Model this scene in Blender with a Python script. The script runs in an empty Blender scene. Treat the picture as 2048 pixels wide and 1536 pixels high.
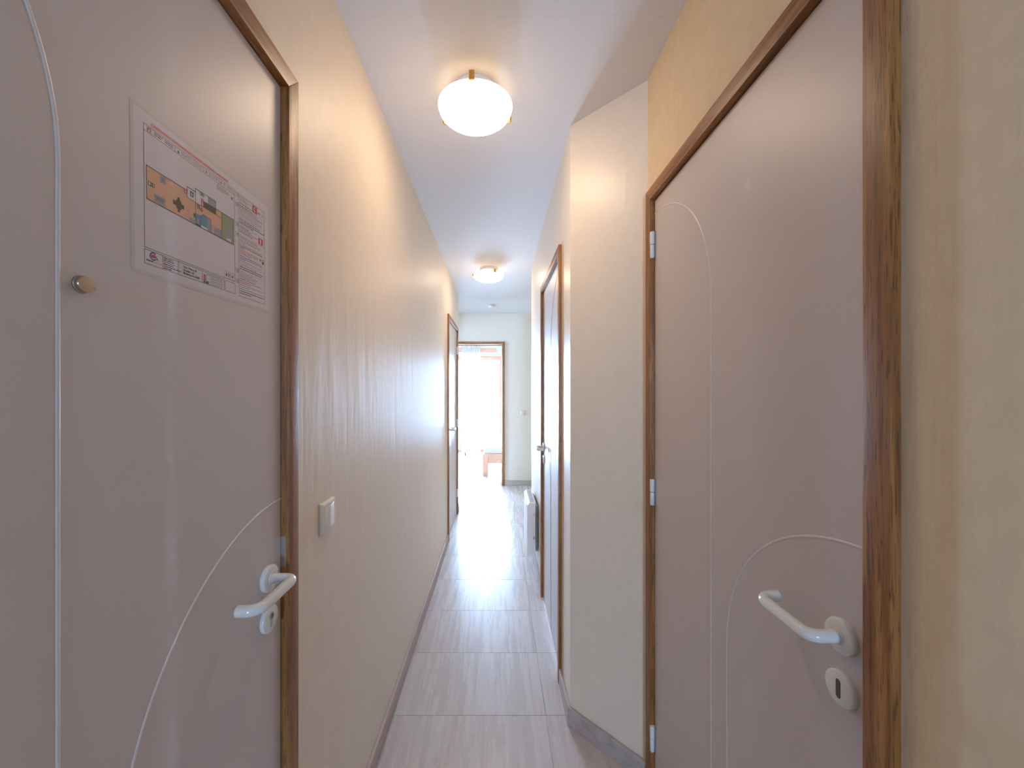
import bpy, bmesh, math, random
from mathutils import Vector, Matrix
random.seed(4)
SC = bpy.context.scene
COL = SC.collection
PI = math.pi

# ------------------------------------------------------------------ camera, world, exposure
CAM_H = 1.40
cam_d = bpy.data.cameras.new('camera'); cam = bpy.data.objects.new('camera', cam_d); COL.objects.link(cam)
cam.location = (0, 0, CAM_H); cam.rotation_euler = (PI/2, 0, 0)
cam_d.sensor_fit = 'HORIZONTAL'; cam_d.sensor_width = 36.0
cam_d.lens = 36.0*790/2048
cam_d.shift_x = 28/2048; cam_d.shift_y = 10/2048
cam_d.clip_start = 0.01; cam_d.clip_end = 200
SC.camera = cam

SKY = 140.0            # bright hazy sky outside the bedroom window
LAMP_GLASS = 17.0     # glow of the lamp bowls
LAMP_BULB = 0.24       # watts of the bulb inside each bowl
w = bpy.data.worlds.new('sky'); SC.world = w; w.use_nodes = True
bg = w.node_tree.nodes['Background']
bg.inputs[0].default_value = (0.43, 0.665, 1.0, 1); bg.inputs[1].default_value = SKY
SC.view_settings.view_transform = 'Standard'; SC.view_settings.look = 'None'
SC.view_settings.gamma = 1.0; SC.view_settings.use_curve_mapping = False
SC.view_settings.exposure = 0.38
try:
    SC.cycles.max_bounces = 10; SC.cycles.diffuse_bounces = 6; SC.cycles.glossy_bounces = 4
    SC.cycles.transparent_max_bounces = 12
    SC.cycles.sample_clamp_indirect = 4.0
    SC.cycles.use_denoising = True
except Exception:
    pass
# portal in the window opening (guides sky sampling, gives off nothing itself)
def portal(loc, rot, sx, sy):
    pl = bpy.data.lights.new('window_portal', 'AREA'); pl.shape = 'RECTANGLE'; pl.size = sx; pl.size_y = sy
    po = bpy.data.objects.new('window_portal', pl); COL.objects.link(po)
    po.location = loc; po.rotation_euler = rot; pl.cycles.is_portal = True
portal((-0.82, 8.98, 1.07), (-PI/2, 0, 0), 1.75, 2.06)
portal((-3.96, 4.70, 1.45), (PI/2, 0, -PI/2), 0.7, 0.9)
portal((0.02, -9.16, 1.50), (PI/2, 0, 0), 0.9, 1.0)

# ------------------------------------------------------------------ materials
def new_mat(name):
    m = bpy.data.materials.new(name); m.use_nodes = True
    nt = m.node_tree; b = nt.nodes['Principled BSDF']
    return m, nt, b
def N(nt, t, **kw):
    n = nt.nodes.new(t)
    for k, v in kw.items(): setattr(n, k, v)
    return n
def plain(name, col, rough=0.5, metal=0.0, spec=0.5, bump=0, bscale=200, emit=None, estr=0):
    m, nt, b = new_mat(name)
    b.inputs['Base Color'].default_value = (*col, 1); b.inputs['Roughness'].default_value = rough
    b.inputs['Metallic'].default_value = metal; b.inputs['Specular IOR Level'].default_value = spec
    tc = N(nt, 'ShaderNodeTexCoord'); no = N(nt, 'ShaderNodeTexNoise')
    no.inputs['Scale'].default_value = bscale; no.inputs['Detail'].default_value = 3
    nt.links.new(tc.outputs['Object'], no.inputs['Vector'])
    # tiny tone variation so that every surface is procedural
    mx = N(nt, 'ShaderNodeMix', data_type='RGBA', blend_type='MULTIPLY')
    mx.inputs['Factor'].default_value = 0.06
    mx.inputs['A'].default_value = (*col, 1); nt.links.new(no.outputs['Color'], mx.inputs['B'])
    nt.links.new(mx.outputs['Result'], b.inputs['Base Color'])
    if bump:
        bp = N(nt, 'ShaderNodeBump'); bp.inputs['Strength'].default_value = bump; bp.inputs['Distance'].default_value = 0.002
        nt.links.new(no.outputs['Fac'], bp.inputs['Height']); nt.links.new(bp.outputs['Normal'], b.inputs['Normal'])
    if emit:
        b.inputs['Emission Color'].default_value = (*emit, 1); b.inputs['Emission Strength'].default_value = estr
    return m

def paint(name, col, rough, marks=(), streak=(9, 9, 1.2), bump=0.25, vary=0.04, spec=0.5):
    """rolled emulsion: fine stipple plus broad trowel unevenness"""
    m, nt, b = new_mat(name)
    tc = N(nt, 'ShaderNodeTexCoord'); L = nt.links.new
    mp = N(nt, 'ShaderNodeMapping'); mp.inputs['Scale'].default_value = streak; L(tc.outputs['Object'], mp.inputs['Vector'])
    n1 = N(nt, 'ShaderNodeTexNoise'); n1.inputs['Scale'].default_value = 1.6; n1.inputs['Detail'].default_value = 4; L(mp.outputs['Vector'], n1.inputs['Vector'])
    n2 = N(nt, 'ShaderNodeTexNoise'); n2.inputs['Scale'].default_value = 95; n2.inputs['Detail'].default_value = 4; L(tc.outputs['Object'], n2.inputs['Vector'])
    n3 = N(nt, 'ShaderNodeTexNoise'); n3.inputs['Scale'].default_value = 26; n3.inputs['Detail'].default_value = 3; L(tc.outputs['Object'], n3.inputs['Vector'])
    cr = N(nt, 'ShaderNodeValToRGB')
    cr.color_ramp.elements[0].position = 0.3; cr.color_ramp.elements[0].color = (*[c*(1-vary*1.2) for c in col], 1)
    cr.color_ramp.elements[1].position = 0.7; cr.color_ramp.elements[1].color = (*[min(1, c*(1+vary)) for c in col], 1)
    L(n3.outputs['Fac'], cr.inputs['Fac'])
    last = cr.outputs['Color']
    for (c, r, k) in marks:                     # scuffs and filler spots
        vs = N(nt, 'ShaderNodeVectorMath', operation='SUBTRACT'); L(tc.outputs['Object'], vs.inputs[0]); vs.inputs[1].default_value = c
        ln = N(nt, 'ShaderNodeVectorMath', operation='LENGTH'); L(vs.outputs['Vector'], ln.inputs[0])
        ad = N(nt, 'ShaderNodeMath', operation='MULTIPLY_ADD'); L(n2.outputs['Fac'], ad.inputs[0]); ad.inputs[1].default_value = r*0.9; L(ln.outputs['Value'], ad.inputs[2])
        mr = N(nt, 'ShaderNodeMapRange'); mr.inputs['From Min'].default_value = r*1.0; mr.inputs['From Max'].default_value = r*1.5
        mr.inputs['To Min'].default_value = 0.55; mr.inputs['To Max'].default_value = 0; L(ad.outputs[0], mr.inputs['Value'])
        mx = N(nt, 'ShaderNodeMix', data_type='RGBA'); L(mr.outputs['Result'], mx.inputs['Factor']); L(last, mx.inputs['A']); mx.inputs['B'].default_value = (*k, 1)
        last = mx.outputs['Result']
    L(last, b.inputs['Base Color'])
    b.inputs['Roughness'].default_value = rough; b.inputs['Specular IOR Level'].default_value = spec
    b1 = N(nt, 'ShaderNodeBump'); b1.inputs['Strength'].default_value = bump; b1.inputs['Distance'].default_value = 0.012; L(n1.outputs['Fac'], b1.inputs['Height'])
    b2 = N(nt, 'ShaderNodeBump'); b2.inputs['Strength'].default_value = bump*0.8; b2.inputs['Distance'].default_value = 0.0015; L(n2.outputs['Fac'], b2.inputs['Height'])
    L(b1.outputs['Normal'], b2.inputs['Normal']); L(b2.outputs['Normal'], b.inputs['Normal'])
    return m

def ceiling_paint(name):
    m = paint(name, (0.80, 0.79, 0.80), 0.9, spec=0.15, streak=(3, 3, 3), bump=0.06, vary=0.008)
    nt = m.node_tree; b = nt.nodes['Principled BSDF']; L = nt.links.new
    src = b.inputs['Base Color'].links[0].from_socket
    tc = N(nt, 'ShaderNodeTexCoord'); sp = N(nt, 'ShaderNodeSeparateXYZ'); L(tc.outputs['Object'], sp.inputs[0])
    no = N(nt, 'ShaderNodeTexNoise', noise_dimensions='1D'); no.inputs['Scale'].default_value = 9; no.inputs['Detail'].default_value = 5; L(sp.outputs['X'], no.inputs['W'])
    a = N(nt, 'ShaderNodeMath', operation='MULTIPLY_ADD'); L(no.outputs['Fac'], a.inputs[0]); a.inputs[1].default_value = -0.05; L(sp.outputs['Y'], a.inputs[2])
    s = N(nt, 'ShaderNodeMath', operation='SUBTRACT'); L(a.outputs[0], s.inputs[0]); s.inputs[1].default_value = 1.135
    ab = N(nt, 'ShaderNodeMath', operation='ABSOLUTE'); L(s.outputs[0], ab.inputs[0])
    mr = N(nt, 'ShaderNodeMapRange'); mr.inputs['From Min'].default_value = 0.0003; mr.inputs['From Max'].default_value = 0.0016
    mr.inputs['To Min'].default_value = 0.13; mr.inputs['To Max'].default_value = 0; L(ab.outputs[0], mr.inputs['Value'])
    mx = N(nt, 'ShaderNodeMix', data_type='RGBA'); L(mr.outputs['Result'], mx.inputs['Factor']); L(src, mx.inputs['A']); mx.inputs['B'].default_value = (0.35, 0.32, 0.3, 1)
    L(mx.outputs['Result'], b.inputs['Base Color'])
    return m

def wood(name, axis, dark, mid, light, rough=0.4):
    """straight grained hardwood, pores drawn out along AXIS (0, 1, 2)"""
    m, nt, b = new_mat(name); L = nt.links.new
    tc = N(nt, 'ShaderNodeTexCoord')
    sc = [70, 70, 70]; sc[axis] = 3.2
    mp = N(nt, 'ShaderNodeMapping'); mp.inputs['Scale'].default_value = sc; L(tc.outputs['Object'], mp.inputs['Vector'])
    n1 = N(nt, 'ShaderNodeTexNoise'); n1.inputs['Scale'].default_value = 1.0; n1.inputs['Detail'].default_value = 5; n1.inputs['Distortion'].default_value = 0.4; L(mp.outputs['Vector'], n1.inputs['Vector'])
    sc2 = [420, 420, 420]; sc2[axis] = 22
    mp2 = N(nt, 'ShaderNodeMapping'); mp2.inputs['Scale'].default_value = sc2; L(tc.outputs['Object'], mp2.inputs['Vector'])
    n2 = N(nt, 'ShaderNodeTexNoise'); n2.inputs['Scale'].default_value = 1.0; n2.inputs['Detail'].default_value = 2; L(mp2.outputs['Vector'], n2.inputs['Vector'])
    cr = N(nt, 'ShaderNodeValToRGB'); e = cr.color_ramp.elements
    e[0].position = 0.28; e[0].color = (*dark, 1); e[1].position = 0.72; e[1].color = (*light, 1)
    q = e.new(0.5); q.color = (*mid, 1)
    L(n1.outputs['Fac'], cr.inputs['Fac'])
    pr = N(nt, 'ShaderNodeMapRange'); pr.inputs['From Min'].default_value = 0.36; pr.inputs['From Max'].default_value = 0.44
    pr.inputs['To Min'].default_value = 0.6; pr.inputs['To Max'].default_value = 0; L(n2.outputs['Fac'], pr.inputs['Value'])
    mx = N(nt, 'ShaderNodeMix', data_type='RGBA'); L(pr.outputs['Result'], mx.inputs['Factor']); L(cr.outputs['Color'], mx.inputs['A']); mx.inputs['B'].default_value = (*[c*0.45 for c in dark], 1)
    L(mx.outputs['Result'], b.inputs['Base Color']); b.inputs['Roughness'].default_value = rough; b.inputs['Specular IOR Level'].default_value = 0.38
    bp = N(nt, 'ShaderNodeBump'); bp.inputs['Strength'].default_value = 0.25; bp.inputs['Distance'].default_value = 0.0008
    L(n2.outputs['Fac'], bp.inputs['Height']); L(bp.outputs['Normal'], b.inputs['Normal'])
    return m

def stone(name, axis, a, c, rough=0.24):
    """vein-cut travertine look: streaks along AXIS, each piece with its own cut"""
    m, nt, b = new_mat(name); L = nt.links.new
    tc = N(nt, 'ShaderNodeTexCoord'); oi = N(nt, 'ShaderNodeObjectInfo')
    ml = N(nt, 'ShaderNodeMath', operation='MULTIPLY'); L(oi.outputs['Random'], ml.inputs[0]); ml.inputs[1].default_value = 40
    ad = N(nt, 'ShaderNodeVectorMath', operation='ADD'); L(tc.outputs['Object'], ad.inputs[0]); L(ml.outputs[0], ad.inputs[1])
    sc = [26, 26, 26]; sc[axis] = 1.5
    mp = N(nt, 'ShaderNodeMapping'); mp.inputs['Scale'].default_value = sc; L(ad.outputs['Vector'], mp.inputs['Vector'])
    n1 = N(nt, 'ShaderNodeTexNoise'); n1.inputs['Scale'].default_value = 1.0; n1.inputs['Detail'].default_value = 6; n1.inputs['Roughness'].default_value = 0.62; n1.inputs['Distortion'].default_value = 0.5; L(mp.outputs['Vector'], n1.inputs['Vector'])
    n2 = N(nt, 'ShaderNodeTexNoise'); n2.inputs['Scale'].default_value = 60; n2.inputs['Detail'].default_value = 4; L(ad.outputs['Vector'], n2.inputs['Vector'])
    cr = N(nt, 'ShaderNodeValToRGB'); e = cr.color_ramp.elements
    e[0].position = 0.33; e[0].color = (*a, 1); e[1].position = 0.66; e[1].color = (*c, 1)
    L(n1.outputs['Fac'], cr.inputs['Fac'])
    mx = N(nt, 'ShaderNodeMix', data_type='RGBA', blend_type='MULTIPLY'); mx.inputs['Factor'].default_value = 0.18
    L(cr.outputs['Color'], mx.inputs['A']); L(n2.outputs['Color'], mx.inputs['B'])
    L(mx.outputs['Result'], b.inputs['Base Color'])
    mr = N(nt, 'ShaderNodeMapRange'); mr.inputs['To Min'].default_value = rough-0.05; mr.inputs['To Max'].default_value = rough+0.12; L(n1.outputs['Fac'], mr.inputs['Value'])
    L(mr.outputs['Result'], b.inputs['Roughness'])
    bp = N(nt, 'ShaderNodeBump'); bp.inputs['Strength'].default_value = 0.08; bp.inputs['Distance'].default_value = 0.001; L(n1.outputs['Fac'], bp.inputs['Height'])
    L(bp.outputs['Normal'], b.inputs['Normal'])
    return m

CREAM = (0.81, 0.69, 0.55)
M = {}
M['cream'] = paint('cream_wall_paint_warm_lit', (0.81, 0.66, 0.46), 0.8, bump=0.5, vary=0.025, spec=0.1)  # same paint as CREAM, with warm lamp light put into a deeper colour
M['cream_satin'] = paint('cream_wall_paint_satin', CREAM, 0.36, bump=0.25, vary=0.02)
M['cream_left'] = paint('cream_wall_paint_scuffed', CREAM, 0.50, vary=0.02, bump=0.16, spec=0.85,
    marks=(((-0.46, 1.477, 1.222), 0.009, (0.5, 0.42, 0.34)), ((-0.46, 1.13, 1.208), 0.010, (0.62, 0.46, 0.33)), ((-0.46, 1.44, 1.217), 0.006, (0.5, 0.42, 0.34)), ((-0.46, 1.77, 1.19), 0.006, (0.55, 0.45, 0.36))))
M['pale'] = paint('pale_cream_paint', (0.81, 0.75, 0.67), 0.42, vary=0.008, bump=0.12)
M['white_wall'] = paint('white_bedroom_paint', (0.82, 0.80, 0.77), 0.6, bump=0.1)
M['ceiling'] = ceiling_paint('white_ceiling_paint')
W3 = ((0.15, 0.052, 0.014), (0.30, 0.118, 0.032), (0.44, 0.20, 0.060))
M['wood_x'] = wood('mahogany_x', 0, *W3); M['wood_y'] = wood('mahogany_y', 1, *W3); M['wood_z'] = wood('mahogany_z', 2, *W3)
P3 = ((0.52, 0.24, 0.14), (0.58, 0.28, 0.17), (0.64, 0.33, 0.20))
M['pine_x'] = wood('orange_pine_x', 0, *P3); M['pine_z'] = wood('orange_pine_z', 2, *P3)
B3 = ((0.62, 0.34, 0.23), (0.68, 0.39, 0.27), (0.74, 0.45, 0.32))
M['beech_x'] = wood('beech_x', 0, *B3); M['beech_y'] = wood('beech_y', 1, *B3); M['beech_z'] = wood('beech_z', 2, *B3)
M['tile'] = stone('stone_floor_tile', 1, (0.60, 0.53, 0.50), (0.69, 0.625, 0.595))
M['skirt_y'] = stone('stone_skirting_y', 1, (0.46, 0.35, 0.30), (0.57, 0.46, 0.41), 0.45)
M['skirt_x'] = stone('stone_skirting_x', 0, (0.42, 0.36, 0.33), (0.56, 0.49, 0.45), 0.4)
M['grout'] = plain('taupe_grout', (0.42, 0.375, 0.35), 0.9, bump=0.3)
M['door'] = plain('pale_grey_door_lacquer', (0.66, 0.60, 0.595), 0.40, bump=0.04, bscale=600)
M['inlay'] = plain('pale_grey_moulding_lacquer', (0.78, 0.73, 0.72), 0.28)
M['nylon'] = plain('white_nylon', (0.80, 0.78, 0.74), 0.16)
M['plastic'] = plain('white_plastic', (0.82, 0.80, 0.76), 0.3)
M['switch'] = plain('ivory_plastic', (0.80, 0.73, 0.62), 0.3)
M['black'] = plain('black_gap', (0.012, 0.010, 0.009), 0.8)
M['brass'] = plain('polished_brass', (0.85, 0.52, 0.14), 0.2, metal=1)
M['steel'] = plain('brushed_steel', (0.55, 0.53, 0.50), 0.35, metal=1)
M['nickel'] = plain('bronzed_nickel', (0.48, 0.42, 0.34), 0.24, metal=1)
M['rad'] = plain('white_radiator_enamel', (0.86, 0.86, 0.86), 0.35)
M['grey'] = plain('grey_metal', (0.30, 0.31, 0.33), 0.45)
M['linen'] = plain('white_linen', (0.82, 0.82, 0.84), 0.9, bump=0.3, bscale=60)
M['rubber'] = plain('black_rubber', (0.02, 0.02, 0.02), 0.7)
M['concrete'] = plain('pale_balcony_concrete', (0.6, 0.59, 0.57), 0.9, bump=0.3)

def lamp_glass_mat():
    m, nt, b = new_mat('frosted_lamp_glass'); L = nt.links.new
    b.inputs['Base Color'].default_value = (0.9, 0.84, 0.74, 1); b.inputs['Roughness'].default_value = 0.25
    b.inputs['Emission Strength'].default_value = LAMP_GLASS
    tc = N(nt, 'ShaderNodeTexCoord'); no = N(nt, 'ShaderNodeTexNoise'); no.inputs['Scale'].default_value = 9; L(tc.outputs['Object'], no.inputs['Vector'])
    cr = N(nt, 'ShaderNodeValToRGB'); cr.color_ramp.elements[0].color = (1.0, 0.72, 0.48, 1); cr.color_ramp.elements[1].color = (1.0, 0.76, 0.53, 1)
    L(no.outputs['Fac'], cr.inputs['Fac']); L(cr.outputs['Color'], b.inputs['Emission Color'])
    sp = N(nt, 'ShaderNodeSeparateXYZ'); L(tc.outputs['Generated'], sp.inputs[0])      # the thick rim glows less than the bowl around the bulb
    mr = N(nt, 'ShaderNodeMapRange'); mr.inputs['From Min'].default_value = 0.55; mr.inputs['From Max'].default_value = 0.97
    mr.inputs['To Min'].default_value = LAMP_GLASS; mr.inputs['To Max'].default_value = 0.75; L(sp.outputs['Z'], mr.inputs['Value']); L(mr.outputs['Result'], b.inputs['Emission Strength'])
    return m
M['lamp_glass'] = lamp_glass_mat()
def pane_mat():
    m, nt, b = new_mat('window_glass'); L = nt.links.new
    nt.nodes.remove(b); out = nt.nodes['Material Output']
    tr = N(nt, 'ShaderNodeBsdfTransparent'); gl = N(nt, 'ShaderNodeBsdfGlossy'); gl.inputs['Roughness'].default_value = 0.02
    fr = N(nt, 'ShaderNodeFresnel'); fr.inputs['IOR'].default_value = 1.45; mx = N(nt, 'ShaderNodeMixShader')
    L(fr.outputs[0], mx.inputs[0]); L(tr.outputs[0], mx.inputs[1]); L(gl.outputs[0], mx.inputs[2]); L(mx.outputs[0], out.inputs[0])
    return m
M['pane'] = pane_mat()
def sheer_mat():
    m, nt, b = new_mat('sheer_voile'); L = nt.links.new
    nt.nodes.remove(b); out = nt.nodes['Material Output']
    tr = N(nt, 'ShaderNodeBsdfTransparent'); tl = N(nt, 'ShaderNodeBsdfTranslucent'); df = N(nt, 'ShaderNodeBsdfDiffuse')
    tl.inputs[0].default_value = (0.92, 0.92, 0.92, 1); df.inputs[0].default_value = (0.92, 0.91, 0.9, 1)
    a = N(nt, 'ShaderNodeMixShader'); a.inputs[0].default_value = 0.4; L(tl.outputs[0], a.inputs[1]); L(df.outputs[0], a.inputs[2])
    tc = N(nt, 'ShaderNodeTexCoord'); wv = N(nt, 'ShaderNodeTexNoise'); wv.inputs['Scale'].default_value = 300; L(tc.outputs['Object'], wv.inputs['Vector'])
    mr = N(nt, 'ShaderNodeMapRange'); mr.inputs['To Min'].default_value = 0.45; mr.inputs['To Max'].default_value = 0.75; L(wv.outputs['Fac'], mr.inputs['Value'])
    c = N(nt, 'ShaderNodeMixShader'); L(mr.outputs['Result'], c.inputs[0]); L(tr.outputs[0], c.inputs[1]); L(a.outputs[0], c.inputs[2]); L(c.outputs[0], out.inputs[0])
    return m
M['sheer'] = sheer_mat()

# ------------------------------------------------------------------ mesh helpers
class MB:
    """collects shapes in one bmesh; build() links ONE mesh object"""
    def __init__(s, fn=None): s.bm = bmesh.new(); s.fn = fn or (lambda a, b, c: (a, b, c)); s.mi = 0
    def v(s, p): return s.bm.verts.new(s.fn(*p))
    def f(s, vs):
        try:
            q = s.bm.faces.new(vs); q.material_index = s.mi; return q
        except ValueError: return None
    def box(s, a, b):
        x0, y0, z0 = a; x1, y1, z1 = b
        v = [s.v(p) for p in ((x0,y0,z0),(x1,y0,z0),(x1,y1,z0),(x0,y1,z0),(x0,y0,z1),(x1,y0,z1),(x1,y1,z1),(x0,y1,z1))]
        for q in ((0,3,2,1),(4,5,6,7),(0,1,5,4),(1,2,6,5),(2,3,7,6),(3,0,4,7)): s.f([v[i] for i in q])
        return s
    def prism(s, poly, lo, hi, order=lambda p, t: (p[0], p[1], t)):
        a = [s.v(order(p, lo)) for p in poly]; b = [s.v(order(p, hi)) for p in poly]; n = len(poly)
        s.f(a[::-1]); s.f(b)
        for i in range(n): s.f([a[i], a[(i+1) % n], b[(i+1) % n], b[i]])
        return s
    def lathe(s, prof, c, axis, up, seg=32):
        """PROF: (radius, height) pairs from bottom to top; heights run along AXIS from C"""
        ax = Vector(axis).normalized(); e1 = Vector(up).normalized(); e2 = ax.cross(e1); c = Vector(c); rings = []
        for r, h in prof:
            if r < 1e-6: rings.append([s.v(c+ax*h)])
            else: rings.append([s.v(c+ax*h+(e1*math.cos(2*PI*k/seg)+e2*math.sin(2*PI*k/seg))*r) for k in range(seg)])
        for A, B in zip(rings, rings[1:]):
            for k in range(seg):
                k2 = (k+1) % seg
                if len(A) == 1 and len(B) == 1: continue
                if len(A) == 1: s.f([A[0], B[k2], B[k]])
                elif len(B) == 1: s.f([A[k], A[k2], B[0]])
                else: s.f([A[k], A[k2], B[k2], B[k]])
        if len(rings[0]) > 1: s.f(rings[0][::-1])
        if len(rings[-1]) > 1: s.f(rings[-1])
        return s
    def tube(s, pts, r, seg=14):
        pts = [Vector(p) for p in pts]; rings = []; n = len(pts)
        t0 = (pts[1]-pts[0]).normalized(); u = t0.orthogonal().normalized()
        for i, p in enumerate(pts):
            t = ((pts[min(i+1, n-1)]-pts[max(i-1, 0)])).normalized()
            u = (u-t*u.dot(t)).normalized(); w_ = t.cross(u)
            rr = r(i/(n-1)) if callable(r) else r
            rings.append([s.v(p+(u*math.cos(2*PI*k/seg)+w_*math.sin(2*PI*k/seg))*rr) for k in range(seg)])
        for A, B in zip(rings, rings[1:]):
            for k in range(seg): s.f([A[k], A[(k+1) % seg], B[(k+1) % seg], B[k]])
        s.f(rings[0][::-1]); s.f(rings[-1]); return s
    def quad(s, p): s.f([s.v(q) for q in p]); return s
    def bevel(s, w, seg=2):
        bmesh.ops.bevel(s.bm, geom=list(s.bm.edges), offset=w, segments=seg, profile=0.7, affect='EDGES', clamp_overlap=True); return s
    def mesh(s, name, mats, smooth=38, closed=True):
        bm = s.bm
        if closed: bmesh.ops.recalc_face_normals(bm, faces=bm.faces)
        lim = math.radians(smooth)
        for q in bm.faces: q.smooth = True
        for e in bm.edges:
            e.smooth = len(e.link_faces) == 2 and e.calc_face_angle(0) < lim
        me = bpy.data.meshes.new(name); bm.to_mesh(me); bm.free()
        for m in (mats if isinstance(mats, (list, tuple)) else [mats]): me.materials.append(m)
        return me
    def build(s, name, mats, parent=None, smooth=38, closed=True, at=None):
        """at: world point taken as the object's origin (top-level things only)"""
        if at is not None: bmesh.ops.translate(s.bm, verts=s.bm.verts, vec=-Vector(at))
        o = bpy.data.objects.new(name, s.mesh(name, mats, smooth, closed)); COL.objects.link(o)
        if at is not None: o.location = at
        if parent is not None:
            o.parent = parent
            root = parent
            while root.parent: root = root.parent
            o.matrix_parent_inverse = Matrix.Identity(4)
            if parent.parent is None:
                o.location = -parent.location
        return o
def tag(o, label=None, cat=None, group=None, kind=None):
    if label: o['label'] = label
    if cat: o['category'] = cat
    if group: o['group'] = group
    if kind: o['kind'] = kind
    return o
def empty(name, loc):
    o = bpy.data.objects.new(name, None); COL.objects.link(o); o.location = loc; o.empty_display_size = 0.1
    return o
def fillet(pts, rad, n=7):
    """polyline with rounded corners"""
    pts = [Vector(p) for p in pts]; out = [pts[0]]
    for i in range(1, len(pts)-1):
        a = (pts[i-1]-pts[i]).normalized(); b = (pts[i+1]-pts[i]).normalized()
        half = a.angle(b)/2; r = rad[i-1] if isinstance(rad, (list, tuple)) else rad
        d = r/math.tan(half); c = pts[i]+(a+b).normalized()*(r/math.sin(half))
        p0 = pts[i]+a*d-c; p1 = pts[i]+b*d-c; ang = p0.angle(p1); axq = p0.cross(p1).normalized()
        for k in range(n+1): out.append(c+Matrix.Rotation(ang*k/n, 3, axq) @ p0)
    out.append(pts[-1]); return out

# ------------------------------------------------------------------ the shell
XL, XR, XN = -0.46, 0.5325, 0.3014      # left wall, right wall by the near door, right wall of the narrow passage
CH = 2.498                                # ceiling height
FY = 5.74                                 # wall with the bedroom doorway
BY = 8.80                                 # bedroom window wall
DH = 2.086                                # top of the door frames
D1 = (0.020, 0.883); D2 = (3.59, 4.45); D3 = (0.522, 1.389); D4 = (1.872, 2.686); D5 = (-0.745, 0.098)
T = 0.12

def wall(name, label):
    return MB(), name, label
# floor: grout bed plus one object per tile
fl = MB().box((-4.05, -9.25, -0.08), (2.75, 9.0, -0.0035)).build('floor', M['grout'])
tag(fl, 'corridor floor of pale veined stone tiles with hairline joints', 'floor', kind='structure')
TW, TL_ = 0.65, 0.4015
tm = MB().box((-TW/2+0.0006, -TL_/2+0.0006, -0.010), (TW/2-0.0006, TL_/2-0.0006, 0.0)).bevel(0.0006, 1).mesh('tile', M['tile'])
for i in range(-6, 4):
    for j in range(-28, 19):
        cx = 0.205-TW/2+i*TW+0.0; cy = 1.695+j*TL_+TL_/2
        if cy > 8.95 or cy < -8.9: continue
        if -1.0 < cy < 3.2 and not (-0.9 < cx < 0.8): continue
        if cy >= 3.2 and (cx > 1.75 or cx < (-3.7 if cy < 5.8 else -1.8)): continue
        if cy <= -1.0 and not (-2.6 < cx < 2.5): continue
        t = bpy.data.objects.new('tile', tm); COL.objects.link(t); t.parent = fl; t.location = (cx, cy, random.uniform(-0.0004, 0.0))
c = MB().box((-4.05, -9.25, CH), (2.75, 9.0, CH+0.1)).build('ceiling', M['ceiling'])
tag(c, 'plain white ceiling with a hairline crack above the corridor', 'ceiling', kind='structure')

b = MB()
b.box((XL-T, -1.0, 0), (XL, D1[0], CH)); b.box((XL-T, D1[0], DH), (XL, D1[1], CH)); b.box((XL-T, D1[1], 0), (XL, D2[0], CH))
b.box((XL-T, D2[0], DH), (XL, D2[1], CH)); b.box((XL-T, D2[1], 0), (XL, 4.6, CH))
tag(b.build('wall_left', M['cream_left']), 'long cream corridor wall with a satin sheen and small scuffs', 'wall', kind='structure')
b = MB()
b.box((XR, -1.0, 0), (XR+T, D3[0], CH)); b.box((XR, D3[0], DH), (XR+T, D3[1], CH)); b.box((XR, D3[1], 0), (XR+T, 1.404, CH))
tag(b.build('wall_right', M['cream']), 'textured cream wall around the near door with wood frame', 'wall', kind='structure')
b = MB()
b.prism([(XR+T, 1.404), (XR, 1.404), (XN, 1.649), (XN, D4[0]), (XR+T, D4[0])], 0, CH)
b.box((XN, D4[0], DH), (XN+T, D4[1], CH)); b.box((XN, D4[1], 0), (XN+T, 3.56, CH))
tag(b.build('wall_angled', M['cream_satin']), 'cream wall that angles inward and narrows the passage', 'wall', kind='structure')
b = MB(); b.box((XN+T, 3.44, 0), (1.42, 3.56, CH)); b.box((1.30, 3.56, 0), (1.42, FY, CH))
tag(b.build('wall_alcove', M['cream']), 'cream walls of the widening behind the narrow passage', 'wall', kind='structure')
b = MB(); b.box((-1.72, 4.48, 0), (XL-T, 4.60, CH)); b.box((-1.72, 4.60, 0), (-1.60, 4.70, CH)); b.box((-1.72, 4.70, 2.08), (-1.60, 5.62, CH)); b.box((-1.72, 5.62, 0), (-1.60, FY, CH))
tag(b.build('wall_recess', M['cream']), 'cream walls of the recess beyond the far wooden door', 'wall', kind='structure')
def window_wall(x, y0, y1, wy0, wy1, wz0, wz1):
    """wall in the plane x with a window opening; returns the mesh builder"""
    b = MB(); x0, x1 = x-0.2, x
    b.box((x0, y0, 0), (x1, wy0, CH)); b.box((x0, wy1, 0), (x1, y1, CH)); b.box((x0, wy0, 0), (x1, wy1, wz0)); b.box((x0, wy0, wz1), (x1, wy1, CH)); return b
def casement(name, label, x, wy0, wy1, wz0, wz1):
    r = empty(name, (x-0.1, (wy0+wy1)/2, wz0)); tag(r, label, 'window', kind='structure'); e = 0.05; xa, xb = x-0.13, x-0.07
    for n_, a_, c_ in (('frame_post', (xa, wy0, wz0), (xb, wy0+e, wz1)), ('frame_post', (xa, wy1-e, wz0), (xb, wy1, wz1)), ('frame_head', (xa, wy0+e, wz1-e), (xb, wy1-e, wz1)), ('frame_sill', (xa, wy0+e, wz0), (xb, wy1-e, wz0+e))):
        MB().box(a_, c_).bevel(0.003, 1).build(n_, M['pine_z'], r)
    MB().box((x-0.103, wy0+e, wz0+e), (x-0.097, wy1-e, wz1-e)).build('window_pane', M['pane'], r)
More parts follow.
